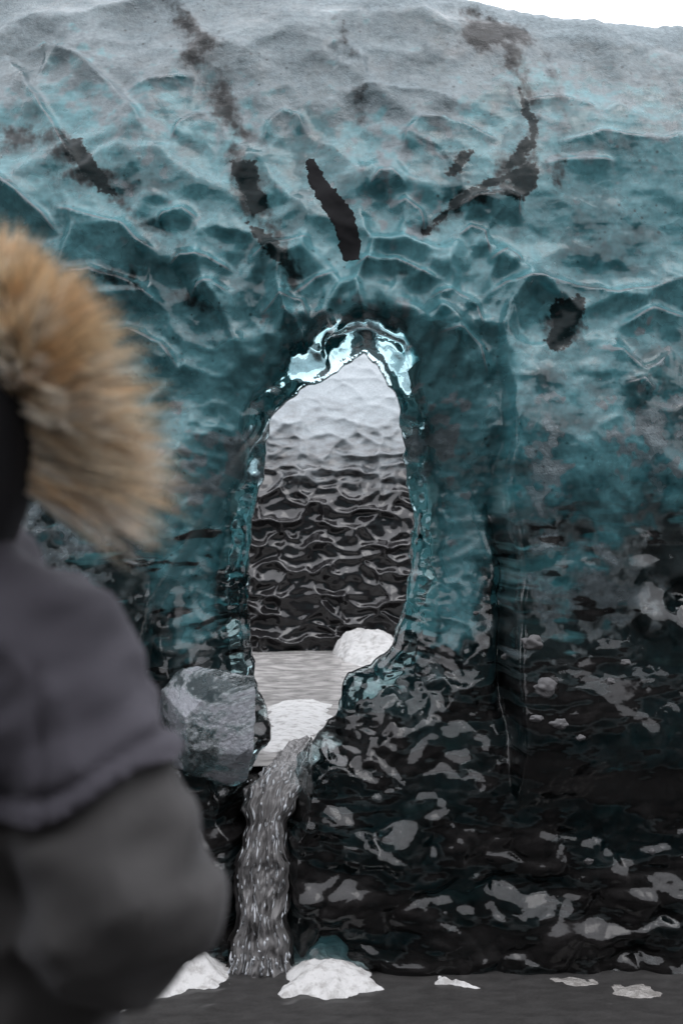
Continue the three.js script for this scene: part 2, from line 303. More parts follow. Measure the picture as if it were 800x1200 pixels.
function frostAt(x, y) {                        // weathered, air-filled crust on the ice
  const n = fbm(x * 1.3, y * 1.3, 3, 5), g = fbm(x * 9, y * 9, 1, 3);
  let f = 0.75 * ss(-0.35, 0.9, (y - 5.5) * 0.6 + n * 0.9 + g * 0.9);
  for (const [cx, cy, rx, ry, a] of frostSpots) { const q = ((x - cx) / rx) ** 2 + ((y - cy) / ry) ** 2; if (q < 4) f = Math.max(f, a * ss(0.0, 0.6, Math.exp(-q) * 0.7 - 0.3 + n * 0.6 + g * 1.3)); }
  f = Math.max(f, 0.75 * foldAt(x, y)[1] * clamp(0.55 + 1.6 * g));  // whitened fold rims: frost, with bright refracted edges painted in
  f *= 1 - 0.9 * gauss(polyDist(hole, x, y), 0.13) * ss(0.2, -0.1, g);
  f = Math.max(f, 0.95 * ss(0.55, 0.15, ridge(x) - y - 0.25 * n - 0.2 * g));
  return clamp(f + 0.12 * ss(0.2, 0.45, g + n * 0.5) * ss(1.2, 2.2, y));
}
const bubblesAndGlow = (x, y) => ss(-0.35, 0.45, 0.9 * fbm(x * 1.5, y * 1.5, 44, 4) + 0.7 * fbm(x * 6, y * 7, 47, 3) + (y < 3.9 ? 0.24 + (y - 3.9) * 0.42 : 0.24) + 0.8 * gauss(polyDist(hole, x, y) - 0.3, 0.2) * ss(1.5, 2.3, y) - 1.6 * gauss(polyDist(hole, x, y), 0.15) + 0.7 * Math.exp(-(((x - 0.25) / 0.6) ** 2) - (((y - 4.35) / 0.22) ** 2)) - 1.5 * Math.exp(-crown(x, y)));   // air trapped close under the surface; the brow patch paints in its glow
const frost = new Float32Array(TW * TH), bubGlow = new Float32Array(TW * TH);
for (let j = 0; j < TH; j++) for (let i = 0; i < TW; i++) { const x = UX0 + (i + 0.5) / TW * UXL, y = UY0 + (j + 0.5) / TH * UYL; frost[j * TW + i] = frostAt(x, y); bubGlow[j * TW + i] = bubblesAndGlow(x, y); }
const dirtSpots = [[575, 38, 0.36, 0.24, 1], [600, 60, 0.14, 0.3, 0.8], [235, 62, 0.2, 0.3, 0.75], [258, 100, 0.12, 0.25, 0.7], [262, 130, 0.12, 0.1, 0.8], [280, 155, 0.14, 0.08, 0.7], [40, 165, 0.35, 0.12, 0.7], [110, 210, 0.3, 0.1, 0.8], [605, 200, 0.22, 0.18, 0.8], [545, 235, 0.28, 0.1, 0.7], [295, 230, 0.14, 0.3, 0.8], [655, 385, 0.18, 0.2, 0.8], [150, 325, 0.5, 0.1, 0.5], [410, 70, 0.1, 0.3, 0.5], [720, 300, 0.3, 0.1, 0.4], [470, 330, 0.1, 0.12, 0.5]].map(([px, py, rx, ry, a]) => [...wallXY(px, py), rx, ry, a]);
const dirtBands = [[0.14, 0.62, [190, -20], [225, 40], [255, 95], [270, 150], [290, 215], [312, 270], [345, 330]], [0.1, 0.6, [555, 10], [600, 60], [620, 120], [622, 190], [596, 220], [545, 240], [495, 275]], [0.1, 0.55, [-20, 150], [40, 165], [100, 195], [150, 245], [215, 300]], [0.09, 0.5, [395, 30], [420, 90], [425, 140]], [0.07, 0.5, [130, 330], [200, 345], [260, 365]], [0.08, 0.45, [640, 60], [660, 140], [650, 230]]].map(([w, a, ...p]) => [w, a, p.map(([px, py]) => wallXY(px, py))]);
const ashAndShadeShapes = [[[606, 104], [618, 120], [627, 150], [627, 172], [618, 182], [622, 150], [612, 124]], [[616, 162], [620, 170], [608, 196], [590, 200], [602, 178]], [[588, 204], [626, 194], [626, 218], [608, 238], [590, 234], [602, 218]], [[78, 163], [96, 168], [122, 205], [140, 232], [120, 226], [96, 200]], [[272, 190], [298, 192], [304, 222], [314, 244], [296, 252], [282, 226]], [[290, 262], [306, 270], [334, 300], [338, 318], [318, 304]], [[596, 202], [598, 210], [540, 238], [500, 274], [496, 272], [536, 232]], [[638, 366], [648, 356], [680, 354], [674, 374], [662, 398], [646, 418], [634, 404], [646, 384]], [[540, 180], [548, 182], [536, 204], [526, 206]]].map((p) => { const q = p.map(([px, py]) => wallXY(px, py)); return [q, Math.min(...q.map((v) => v[0])) - 0.1, Math.max(...q.map((v) => v[0])) + 0.1, Math.min(...q.map((v) => v[1])) - 0.1, Math.max(...q.map((v) => v[1])) + 0.1]; });  // ash pockets, plus the shaded rim of a hollow and a cleft painted dark
const dirtAt = (x, y) => {                      // ash scattered on and in the surface, plus recess shade painted dark
  let m = 0;
  for (const [cx, cy, rx, ry, a] of dirtSpots) { const q = ((x - cx) / rx) ** 2 + ((y - cy) / ry) ** 2; if (q < 5) m = Math.max(m, a * Math.exp(-q)); }
  for (const [w, a, p] of dirtBands) { const d = lineDist(p, x, y); if (d < w * 2.5) m = Math.max(m, a * gauss(d, w)); }
  let ash = 0;
  for (const [p, x0, x1, y0, y1] of ashAndShadeShapes) if (x > x0 && x < x1 && y > y0 && y < y1) ash = Math.max(ash, ss(-0.012, 0.014, 0.012 - polyDist(p, x, y) + 0.07 * fbm(x * 11, y * 11, 3, 4) + 0.035 * fbm(x * 45, y * 45, 9, 3)));
  if (ash > 0.6) return ash;
  return m < 0.02 ? ash : Math.max(ash, 0.9 * ss(-0.15, 0.5, m - 0.38 + 0.6 * fbm(x * 6 + y * 2, y * 4, 61, 5) + 0.35 * fbm(x * 24, y * 16, 66, 3)));
};
const speck = (x, y) => { const i = Math.floor(x / 0.05), j = Math.floor(y / 0.05), r = h2(i, j, 77); if (r > 0.11) return 0; const d = Math.hypot(x / 0.05 - i - 0.5 - 0.4 * (h2(i, j, 5) - 0.5), y / 0.05 - j - 0.5 - 0.4 * (h2(i, j, 6) - 0.5)); return ss(0.05 + 2.4 * r, 0.02 + r, d); };
const siltAt = (x, y) => {                     // brown silt frozen on in streaks low on the wall
  if (y > 2.9) return 0;
  const w = y + 0.12 * fbm(x * 0.9, y, 81, 3), b = 0.8 * fbm(x * 1.1, w * 3.2, 83, 4) + 0.5 * fbm(x * 5, w * 16, 87, 3);
  return 0.85 * ss(0.0, 0.4, b + (y < 1.2 ? 0.1 : 0.1 - (y - 1.2) * 0.2)) * (0.75 + 0.5 * h2(Math.floor(x * 160), Math.floor(y * 160), 31));
};
const silty = new Float32Array(TW * TH); for (let j = 0; j < TH; j++) for (let i = 0; i < TW; i++) silty[j * TW + i] = clamp(siltAt(UX0 + (i + 0.5) / TW * UXL, UY0 + (j + 0.5) / TH * UYL));
const dirtMap = new Float32Array(TW * TH); for (let j = 0; j < TH; j++) for (let i = 0; i < TW; i++) dirtMap[j * TW + i] = dirtAt(UX0 + (i + 0.5) / TW * UXL, UY0 + (j + 0.5) / TH * UYL);
const iceColor = dataTex(TW, TH, (i, j) => {
  const x = UX0 + (i + 0.5) / TW * UXL, y = UY0 + (j + 0.5) / TH * UYL, f = frost[j * TW + i];
  const n = N(x * 3, y * 5, 2), g = 0.5 + 0.5 * fbm(x * 14, y * 14, 9, 3), dirt = ss(0.16, 0.5, fbm(x * 1.1 + 4, y * 1.6 + 8, 12, 5)) * 0.2 + 0.9 * speck(x, y) * ss(-0.25, 0.2, N(x * 1.3, y * 1.3, 40));
  const k = (0.86 + 0.12 * n + 0.3 * (g - 0.5) + 0.5 * fbm(x * 33, y * 33, 71, 2) + 0.12 * (h2(i, j, 19) - 0.5)) * (1 - 0.75 * dirt) * (1 - 0.96 * ss(0, 0.8, dirtMap[j * TW + i]));
  const si = silty[j * TW + i], gr = 0.7 + 0.9 * g * h2(i, j, 12), q = bubGlow[j * TW + i], qw = ss(0, 0.25, q), cr = mix(0.85, 0.115, qw), cg = mix(0.95, 0.3, qw), cb = mix(0.97, 0.335, qw), fw = ss(0, 0.3, f), sw = ss(0, 0.12, si);
  return [toS(mix(mix(cr, 0.215, fw) * k, 0.026 * gr, sw)), toS(mix(mix(cg, 0.265, fw) * k, 0.024 * gr, sw)), toS(mix(mix(cb, 0.288, fw) * k, 0.024 * gr, sw))];
}, true);
const iceMaps = dataTex(TW, TH, (i, j) => {     // r: how clear, g: how rough
  const f = frost[j * TW + i], x = i / TW * UXL, y = j / TH * UYL;
  return [1 - Math.max(0.85 * f, 0.6 * bubGlow[j * TW + i], 0.9 * dirtMap[j * TW + i], 0.6 * silty[j * TW + i]), 0.03 + 0.5 * f + 0.26 * bubGlow[j * TW + i] + 0.16 * silty[j * TW + i] + 0.03 * fbm(x * 4, y * 4, 1, 2), 0, 1 - 0.8 * dirtMap[j * TW + i]];
});
const iceBump = dataTex(TW, TH, (i, j) => {
  const x = UX0 + i / TW * UXL, y = UY0 + j / TH * UYL, f = frost[j * TW + i], low = ss(1.6, 0.9, y);
  const qx = x + 0.03 * N(x * 7, y * 7, 1), qy = y + 0.03 * N(x * 7, y * 7, 3);
  const cr = 0.09 * scallop(qx, qy, 0.11, 0.1, 21, 26, 0.5) * clamp(0.6 + 1.3 * N(x * 1.6, y * 1.6, 52)) * (1 - 0.6 * low);
  const h = 0.45 + cr + low * (0.13 * fbm(qx * 9, qy * 12, 61, 3) + 0.05 * scallop(qx, qy, 0.06, 0.05, 23, 8, 0.3) * clamp(0.4 + 1.6 * N(x * 2.2, y * 2.2, 55))) + 0.2 * fbm(x * 14, y * 14, 4, 4) * (0.25 + f) * (1 - 0.7 * low) + 0.16 * f * (h2(i, j, 3) - 0.5) + 0.03 * N(x * 6, y * 30, 2) * (1 - low);
  return [h, h, h];
});
const clearIce = new THREE.MeshPhysicalMaterial({ map: iceColor, transmission: 1, transmissionMap: iceMaps, roughness: 1, roughnessMap: iceMaps, specularIntensityMap: iceMaps, bumpMap: iceBump, bumpScale: 0.03, ior: 1.4, thickness: 0.5, attenuationColor: new THREE.Color().setRGB(0.23, 0.56, 0.61), attenuationDistance: 0.62 });

const gridT = (x, y, d) => {                    // how deep the cloudy ice lies under the surface
  const n = fbm(x * 1.1 + 7, y * 1.1, 5, 4), m = fbm(x * 3.2, y * 3.2, 15, 3);
  return Math.max(0.035, 0.19 + 0.3 * n + 0.22 * m - 0.1 * gauss(d, 0.45) * ss(2.2, 2.9, y) - 0.15 * ss(4.4, 5.9, y) + 0.12 * ss(2.6, 1.4, y) + 0.04 * gauss(d, 0.25) * ss(2.8, 2.2, y));
};
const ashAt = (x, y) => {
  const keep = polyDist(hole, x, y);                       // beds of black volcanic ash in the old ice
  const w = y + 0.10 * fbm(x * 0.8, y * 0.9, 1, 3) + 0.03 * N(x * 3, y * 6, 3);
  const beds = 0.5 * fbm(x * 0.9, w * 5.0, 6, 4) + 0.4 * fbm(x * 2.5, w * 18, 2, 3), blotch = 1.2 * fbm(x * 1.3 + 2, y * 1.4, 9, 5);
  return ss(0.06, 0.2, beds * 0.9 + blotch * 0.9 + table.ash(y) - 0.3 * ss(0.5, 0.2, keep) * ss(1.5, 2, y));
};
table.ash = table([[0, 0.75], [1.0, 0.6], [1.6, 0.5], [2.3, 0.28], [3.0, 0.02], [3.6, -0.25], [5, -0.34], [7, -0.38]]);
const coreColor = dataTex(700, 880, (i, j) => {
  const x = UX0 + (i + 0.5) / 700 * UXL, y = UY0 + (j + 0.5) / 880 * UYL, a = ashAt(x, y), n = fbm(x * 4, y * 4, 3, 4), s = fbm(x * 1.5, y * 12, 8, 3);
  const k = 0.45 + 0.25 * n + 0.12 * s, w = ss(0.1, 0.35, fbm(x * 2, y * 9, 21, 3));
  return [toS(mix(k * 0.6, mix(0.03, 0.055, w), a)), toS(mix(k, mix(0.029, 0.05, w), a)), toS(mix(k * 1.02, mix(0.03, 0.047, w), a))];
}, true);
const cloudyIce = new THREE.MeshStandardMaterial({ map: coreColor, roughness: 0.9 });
const iceWall = thing('ice_wall', 'tall blue glacier ice wall with a pointed arch melted through it', 'ice wall');
{
  const ix = new Map(gx.map((v, i) => [v, i])), iy = new Map(gy.map((v, i) => [v, i])), kept = new Array(gx.length * gy.length), cached = (x, y) => { const k = iy.get(y) * gx.length + ix.get(x); return kept[k] ?? (kept[k] = frontD(x, y)); };
  const b = cutBody(gx, gy, (x, y) => { const [D, S, d] = cached(x, y), r = pastRidge(x, y); return [D + 0.06 * Math.exp(-Math.max(0, r) / 0.06), S + thickness(d, r, crown(x, y)) + 0.07 * Math.exp(-Math.max(0, r) / 0.06), Math.min(d, r)]; });
  mesh('clear_ice', geoFrom(b.pos, b.idx, wallUV(b.uv)), clearIce, iceWall);
  const cx = gx.filter((_, i) => i % 2 === 0 || i === gx.length - 1).slice(1, -1), cy = gy.filter((_, j) => j % 2 === 0).slice(1, -1);
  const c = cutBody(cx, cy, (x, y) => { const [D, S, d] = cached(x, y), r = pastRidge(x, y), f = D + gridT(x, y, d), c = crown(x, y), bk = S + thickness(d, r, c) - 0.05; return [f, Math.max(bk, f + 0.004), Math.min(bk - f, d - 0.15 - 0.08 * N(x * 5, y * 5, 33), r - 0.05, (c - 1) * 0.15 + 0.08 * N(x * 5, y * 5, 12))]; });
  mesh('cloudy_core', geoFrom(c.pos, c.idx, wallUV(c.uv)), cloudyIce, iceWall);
}

// black ash pockets frozen into the ice
const ashMat = new THREE.MeshPhysicalMaterial({ color: new THREE.Color().setRGB(0.008, 0.008, 0.009), roughness: 0.9, specularIntensity: 0.25 });
function ashPocket(pts, depth, thick, mat = ashMat, rag = 0.02) {
  const poly = pts.map(([px, py]) => wallXY(px, py));
  const bx = poly.map((p) => p[0]), by = poly.map((p) => p[1]), m = 0.06;
  const c = cutBody(line(Math.min(...bx) - m, Math.max(...bx) + m, 64), line(Math.min(...by) - m, Math.max(...by) + m, 64), (x, y) => {
    const k = -polyDist(poly, x, y) + rag * (rag > 0.05 ? 2.6 * fbm(x * 17, y * 17, 3, 4) - 0.25 : (2.2 * fbm(x * 13, y * 13, 3, 5) + 1.2 * fbm(x * 50, y * 50, 8, 2))), D = frontD(x, y)[0] + 0.003;
    return [D - 0.002 - Math.min(0.008, Math.max(0, k) * 0.5) * (0.7 + 0.3 * N(x * 30, y * 30)), D + thick, k];
  });
  mesh('ash_pocket', geoFrom(c.pos, c.idx, c.uv), mat, iceWall);
}
ashPocket([[357, 186], [367, 184], [384, 212], [396, 228], [412, 246], [424, 290], [420, 309], [402, 308], [393, 272], [374, 240], [361, 212]], -0.03, 0.05, ashMat, 0.02);

// pale stones half frozen into the wall
const paleStone = new THREE.MeshStandardMaterial({ color: new THREE.Color().setRGB(0.085, 0.083, 0.086), roughness: 0.7, bumpMap: iceBump, bumpScale: 0.01 });
for (const [px, py, r, sq] of [[626, 795, 0.062, 0.85], [612, 746, 0.06, 0.7], [640, 834, 0.05, 0.6], [592, 770, 0.022, 0.8], [700, 790, 0.03, 0.7], [664, 850, 0.026, 0.7], [720, 770, 0.035, 0.6], [615, 828, 0.04, 0.5], [560, 720, 0.02, 0.7], [690, 1010, 0.025, 0.8], [765, 1000, 0.02, 0.9]]) {
  const [x, y] = wallXY(px, py), g = new THREE.IcosahedronGeometry(1, 5), p = g.attributes.position, v = new THREE.Vector3();
  for (let i = 0; i < p.count; i++) { v.fromBufferAttribute(p, i); const q = r * (1 + 0.4 * N(v.x * 1.6 + px, v.y * 1.6, v.z * 1.6) + 0.06 * N(v.x * 5, v.y * 5 + py, v.z * 5)); p.setXYZ(i, v.x * q * 1.1, v.y * q * sq, v.z * q * 0.6); }
  const g1 = mergeVertices(g.deleteAttribute('normal').deleteAttribute('uv'), 1e-5); g1.computeVertexNormals();
  g1.setAttribute('uv', new THREE.Float32BufferAttribute(Array.from({ length: g1.attributes.position.count * 2 }, (_, i) => g1.attributes.position.array[(i >> 1) * 3 + (i & 1)]), 2));
  mesh('embedded_stone', g1, paleStone, iceWall).position.set(x, y, -frontD(x, y)[0] - r * 0.12);
}
// ---------------------------------------------------------------- ground
const FLOOR = 1.08;
function groundY(x, z) {
  const D = -z, n = 0.05 * fbm(x * 1.2, z * 1.2, 1, 4);
  let y = 1.2 * ss(3.9, 3.2, D) + FLOOR * ss(6.35, 6.75, D);
  y += 10 * ss(-1.2, -6.8, D) + 4 * ss(-7, -30, D);              // unseen moraine bank, added behind the viewer to darken the wall
  y += 0.35 * ss(12.2, 15, D);
  return y + n * (1 + 2 * ss(-1.5, -4, D)) - 0.06;
}
const gravelTex = dataTex(1024, 1024, (i, j) => {
  const x = i / 1024, y = j / 1024; let b = 1e9, id = 0;
  const G = 64, u = x * G, v = y * G, iu = Math.floor(u), iv = Math.floor(v);
  for (let q = -1; q <= 1; q++) for (let p = -1; p <= 1; p++) { const a = (iu + p + G) % G, c = (iv + q + G) % G, d = Math.hypot(u - iu - p - h2(a, c, 1), v - iv - q - h2(a, c, 2)); if (d < b) { b = d; id = h2(a, c, 3); } }
  const k = (0.035 + 0.07 * id * id) * (1 + 0.4 * (h2(i, j, 9) - 0.5));
  return [toS(k * 1.05), toS(k), toS(k * 0.96)];
}, true);
const gravelBump = dataTex(1024, 1024, (i, j) => {
  const x = i / 1024, y = j / 1024; let b = 1e9; const G = 64, u = x * G, v = y * G, iu = Math.floor(u), iv = Math.floor(v);
  for (let q = -1; q <= 1; q++) for (let p = -1; p <= 1; p++) { const a = (iu + p + G) % G, c = (iv + q + G) % G; b = Math.min(b, Math.hypot(u - iu - p - h2(a, c, 1), v - iv - q - h2(a, c, 2))); }
  const h = clamp(1 - b * b * 1.4); return [h, h, h];
});
const gravel = new THREE.MeshStandardMaterial({ map: gravelTex, bumpMap: gravelBump, bumpScale: 0.02, roughness: 0.75 });
{
  const far = (a, b, n) => line(0, 1, n).map((t) => a + (b - a) * t * t);
  const xs = [...far(-8, -400, 14).reverse().slice(0, -1), ...line(-8, 8, 130), ...far(8, 400, 14).slice(1)];
  const zs = [...far(-17, -400, 14).reverse().slice(0, -1), ...line(-17, 11, 260), ...far(11, 400, 14).slice(1)];
  const pos = [], uv = [], idx = [], nx = xs.length;
  for (const z of zs) for (const x of xs) { pos.push(x, groundY(x, z), z); uv.push(x / 1.6, z / 1.6); }
  for (let j = 0; j < zs.length - 1; j++) for (let i = 0; i < nx - 1; i++) { const a = j * nx + i; idx.push(a, a + nx, a + 1, a + 1, a + nx, a + nx + 1); }
  tag(mesh('ground', geoFrom(pos, idx, uv), gravel), 'dark wet volcanic gravel around the meltwater stream', 'ground', null, 'structure');
}
// silty meltwater at the foot of the wall
const silt = new THREE.MeshPhysicalMaterial({ map: dataTex(512, 512, (i, j) => { const k = 0.034 + 0.02 * fbm(i / 90, j / 30, 3, 4) + 0.03 * Math.max(0, h2(i, j, 5) - 0.8) + 0.02 * fbm(i / 9, j / 7, 6, 2); return [toS(k * 1.04), toS(k), toS(k * 0.98)]; }, true), roughness: 0.3, ior: 1.33 });
function sheet(x0, x1, z0, z1, nx, nz, fy) {
  const pos = [], uv = [], idx = [];
  for (let j = 0; j <= nz; j++) for (let i = 0; i <= nx; i++) { const x = mix(x0, x1, i / nx), z = mix(z0, z1, j / nz); pos.push(x, fy(x, z), z); uv.push(x, z); }
  for (let j = 0; j < nz; j++) for (let i = 0; i < nx; i++) { const a = j * (nx + 1) + i; idx.push(a, a + 1, a + nx + 1, a + 1, a + nx + 2, a + nx + 1); }
  const g = geoFrom(pos, idx, uv); return g;
}
const flip = (g) => { const a = g.index.array; for (let i = 0; i < a.length; i += 3) { const t = a[i]; a[i] = a[i + 1]; a[i + 1] = t; } g.computeVertexNormals(); return g; };
tag(mesh('stream_water', flip(sheet(-5, 5, -6.4, -3.4, 300, 120, (x, z) => 0.02 + 0.012 * fbm(x * 4, z * 7, 2, 4) + 0.012 * gauss(Math.hypot(x + 0.5, z + 5.8), 0.5) * N(x * 14, z * 14, 1))), silt), 'grey silty meltwater at the foot of the ice wall', 'water', null, 'structure');
// ---------------------------------------------------------------- the rippled ice wall beyond the arch
const backBase = table([[0.5, 11.9], [1.2, 11.95], [2.4, 12.15], [3.2, 12.4], [3.9, 12.95], [4.6, 13.7], [5.4, 14.8], [6.2, 16.2], [7, 18]]);
const backFrost = (x, y) => ss(-0.45, 0.6, (y - 3.6 + 0.08 * x) * 0.7 + 0.5 * fbm(x * 1.6, y * 3.2, 4, 4) + 0.55 * fbm(x * 7, y * 13, 9, 3));
function backD(x, y) {
  const wx = x + 0.12 * N(x * 2.2, y * 3, 2) + 0.03 * N(x * 7, y * 9, 4), wy = y + 0.12 * N(x * 2.2, y * 3, 6) + 0.03 * N(x * 7, y * 9, 5);
  const r = 1 - 0.55 * ss(3.5, 4.2, y);
  return backBase(y) + 0.25 * fbm(x * 0.5, y * 0.4, 7, 3) - r * (0.16 * scallop(wx, wy, 0.25, 0.16, 11, 6, 0.3) + 0.03 * scallop(wx + 1, wy, 0.5, 0.3, 12, 5, 0.4)) - 0.02 * fbm(x * 4, y * 6, 8, 3);
}
{
  const xs = [...line(-6, -1.8, 60).slice(0, -1), ...line(-1.8, 1.6, 230), ...line(1.6, 6, 60).slice(1)], ys = line(0.6, 7, 430);
  const b = cutBody(xs, ys, (x, y) => [backD(x, y), backBase(y) + 1.6, 1]);
  const uv = b.uv; for (let i = 0; i < uv.length; i += 2) { uv[i] = (uv[i] + 6) / 12; uv[i + 1] = (uv[i + 1] - 0.5) / 7; }
  const bf = new Float32Array(1024 * 1024); for (let j = 0; j < 1024; j++) for (let i = 0; i < 1024; i++) bf[j * 1024 + i] = backFrost(-6 + i / 1024 * 12, 0.5 + j / 1024 * 7);
  const col = dataTex(1024, 1024, (i, j) => { const x = -6 + i / 1024 * 12, y = 0.5 + j / 1024 * 7, f = bf[j * 1024 + i], n = 0.9 + 0.35 * fbm(x * 3, y * 14, 1, 4), g = 0.9 + 0.3 * (h2(i, j, 2) - 0.5); return [toS(mix(0.018 * n, 0.27 * g, f)), toS(mix(0.017 * n, 0.305 * g, f)), toS(mix(0.018 * n, 0.325 * g, f))]; }, true);
  const rough = dataTex(1024, 1024, (i, j) => [0, 0.08 + 0.75 * bf[j * 1024 + i], 0]);
  const m = new THREE.MeshPhysicalMaterial({ map: col, roughness: 1, roughnessMap: rough, ior: 1.4, clearcoat: 0.3, clearcoatRoughness: 0.12 });
  const w = mesh('rippled_ice_wall', geoFrom(b.pos, b.idx, uv), m);
  tag(w, 'black rippled ice wall with a frosted crown, seen through the arch', 'ice wall');
}
// ---------------------------------------------------------------- snow
const snowTex = dataTex(512, 512, (i, j) => { const x = i / 64, y = j / 64, d = ss(-0.1, 0.4, fbm(x * 1.5, y * 2.4, 4, 4) + 0.3 * fbm(x * 8, y * 8, 6, 2)), g = 0.92 + 0.16 * (h2(i, j, 1) - 0.5); return [toS(mix(0.55, 0.34, d) * g), toS(mix(0.545, 0.33, d) * g), toS(mix(0.54, 0.32, d) * g)]; }, true);
const snowBump = dataTex(512, 512, (i, j) => { const h = 0.5 + 0.5 * fbm(i / 20, j / 20, 2, 4); return [h, h, h]; });
const snow = new THREE.MeshStandardMaterial({ map: snowTex, bumpMap: snowBump, bumpScale: 0.006, roughness: 0.9 });
const slush = new THREE.MeshPhysicalMaterial({ color: new THREE.Color().setRGB(0.5, 0.48, 0.46), map: snowTex, bumpMap: snowBump, bumpScale: 0.03, roughness: 0.4 });
function snowPatch(outline, y0, height, label, rag = 0.1, mat = snow) {            // outline in metres on the ground (x, z)
  const xs = outline.map((p) => p[0]), zs = outline.map((p) => p[1]), m = 0.05;
  const x0 = Math.min(...xs) - m, x1 = Math.max(...xs) + m, z0 = Math.min(...zs) - m, z1 = Math.max(...zs) + m;
  const b = cutBody(line(x0, x1, 90), line(z0, z1, 90), (x, z) => {
    const k = -polyDist(outline, x, z) + rag * fbm(x * 6, z * 6, 2, 4);
    const h = height(x, z, k) * (1 - Math.exp(-Math.max(0, k) / 0.13));
    return [-(h + 0.035 * fbm(x * 6, z * 6, 5, 3) * ss(0, 0.1, k)), 0.08, k];
  });
  const p = b.pos; for (let i = 0; i < p.length; i += 3) { const z = p[i + 1]; p[i + 1] = y0 + p[i + 2]; p[i + 2] = z; }
  const g = geoFrom(p, b.idx, b.uv); flip(g);
  return tag(mesh('snow_patch', g, mat), label, 'snow', 'patches of old snow by the stream');
}
const onG = (px, py, y) => { const d = (EYE - y) / ((py - 600) / F); return [(px - 400) / F * d, -d]; };
snowPatch([[326, 1170], [334, 1140], [350, 1100], [385, 1090], [415, 1106], [436, 1134], [452, 1160], [400, 1172]].map(([a, b]) => onG(a, b, 0.02)), 0.0, (x, z, k) => 0.09 + 0.07 * fbm(x * 6, z * 6, 8, 3) + 0.04, 'small white snow heap between the waterfall foot and the dark ice mound');
snowPatch([[80, 1204], [110, 1180], [180, 1140], [235, 1105], [276, 1100], [284, 1140], [278, 1156], [220, 1168], [160, 1186], [120, 1215]].map(([a, b]) => onG(a, b, 0.02)), 0.0, (x, z, k) => 0.14 * ss(0, 0.3, k) + 0.03, 'wide streaked snow bank beside the waterfall foot, behind the person');
snowPatch([[500, 1156], [508, 1136], [530, 1144], [560, 1152], [600, 1158], [560, 1164]].map(([a, b]) => onG(a, b, 0.02)), 0.0, (x, z, k) => 0.1 * ss(0, 0.1, k) + 0.02, 'low snow lump against the foot of the dark ice mound', 0.06);
snowPatch([[596, 1152], [640, 1140], [720, 1142], [800, 1148], [900, 1150], [900, 1188], [800, 1182], [720, 1172], [650, 1162]].map(([a, b]) => onG(a, b, 0.02)), 0.0, (x, z, k) => 0.03 + 0.03 * N(x * 5, z * 5, 2), 'thin grainy snow line along the waterline of the ice wall', 0.1, slush);
snowPatch([[300, 880], [302, 828], [330, 818], [370, 818], [400, 826], [398, 845], [372, 866], [352, 884]].map(([a, b]) => onG(a, b, FLOOR)), FLOOR - 0.04, (x, z, k) => 0.08, 'flat white snow sheet lying inside the arch');
snowPatch([[-0.12, -11.9], [0.0, -11.2], [0.3, -10.9], [0.75, -11.0], [0.9, -11.5], [0.6, -12.1], [0.1, -12.15]], FLOOR, (x, z, k) => 0.05 + 0.36 * ss(-10.9, -12.0, z) + 0.15 * fbm(x * 3, z * 3, 2, 3), 'bright snow drift banked against the rippled wall');


// the stream that runs through the arch and drops to the pool
const meltWater = new THREE.MeshPhysicalMaterial({ map: dataTex(512, 512, (i, j) => { const k = mix(0.2, 0.42, ss(-0.35, 0.4, fbm(i / 110 + 0.8 * fbm(i / 200, j / 200, 5, 2), j / 60, 3, 4) + 0.2 * fbm(i / 30, j / 20, 9, 2))); return [toS(k), toS(k * 0.965), toS(k * 0.935)]; }, true), roughness: 0.2, ior: 1.33 });
tag(mesh('stream_water', flip(sheet(-2.6, 2.2, -12.4, -6.75, 160, 190, (x, z) => FLOOR + 0.0 + 0.03 * fbm(x * 1.5 + z * 0.4, z * 2.2, 3, 4) + 0.05 * ss(-10, -12, z) + 0.05 * fbm(x * 0.7, z * 0.6, 8, 2))), meltWater), 'brown meltwater spreading over the floor beyond the arch', 'water', null, 'structure');
const fallMat = new THREE.MeshPhysicalMaterial({ color: new THREE.Color().setRGB(0.34, 0.33, 0.33), transmission: 0.55, roughness: 0.2, ior: 1.33, thickness: 0.05, attenuationColor: new THREE.Color().setRGB(0.35, 0.32, 0.29), attenuationDistance: 0.08 });
const foamMat = new THREE.MeshPhysicalMaterial({ color: new THREE.Color().setRGB(0.5, 0.52, 0.55), transmission: 0.2, roughness: 0.3, ior: 1.33, thickness: 0.02 });
const wetRock = new THREE.MeshPhysicalMaterial({ color: new THREE.Color().setRGB(0.03, 0.028, 0.028), roughness: 0.3 });
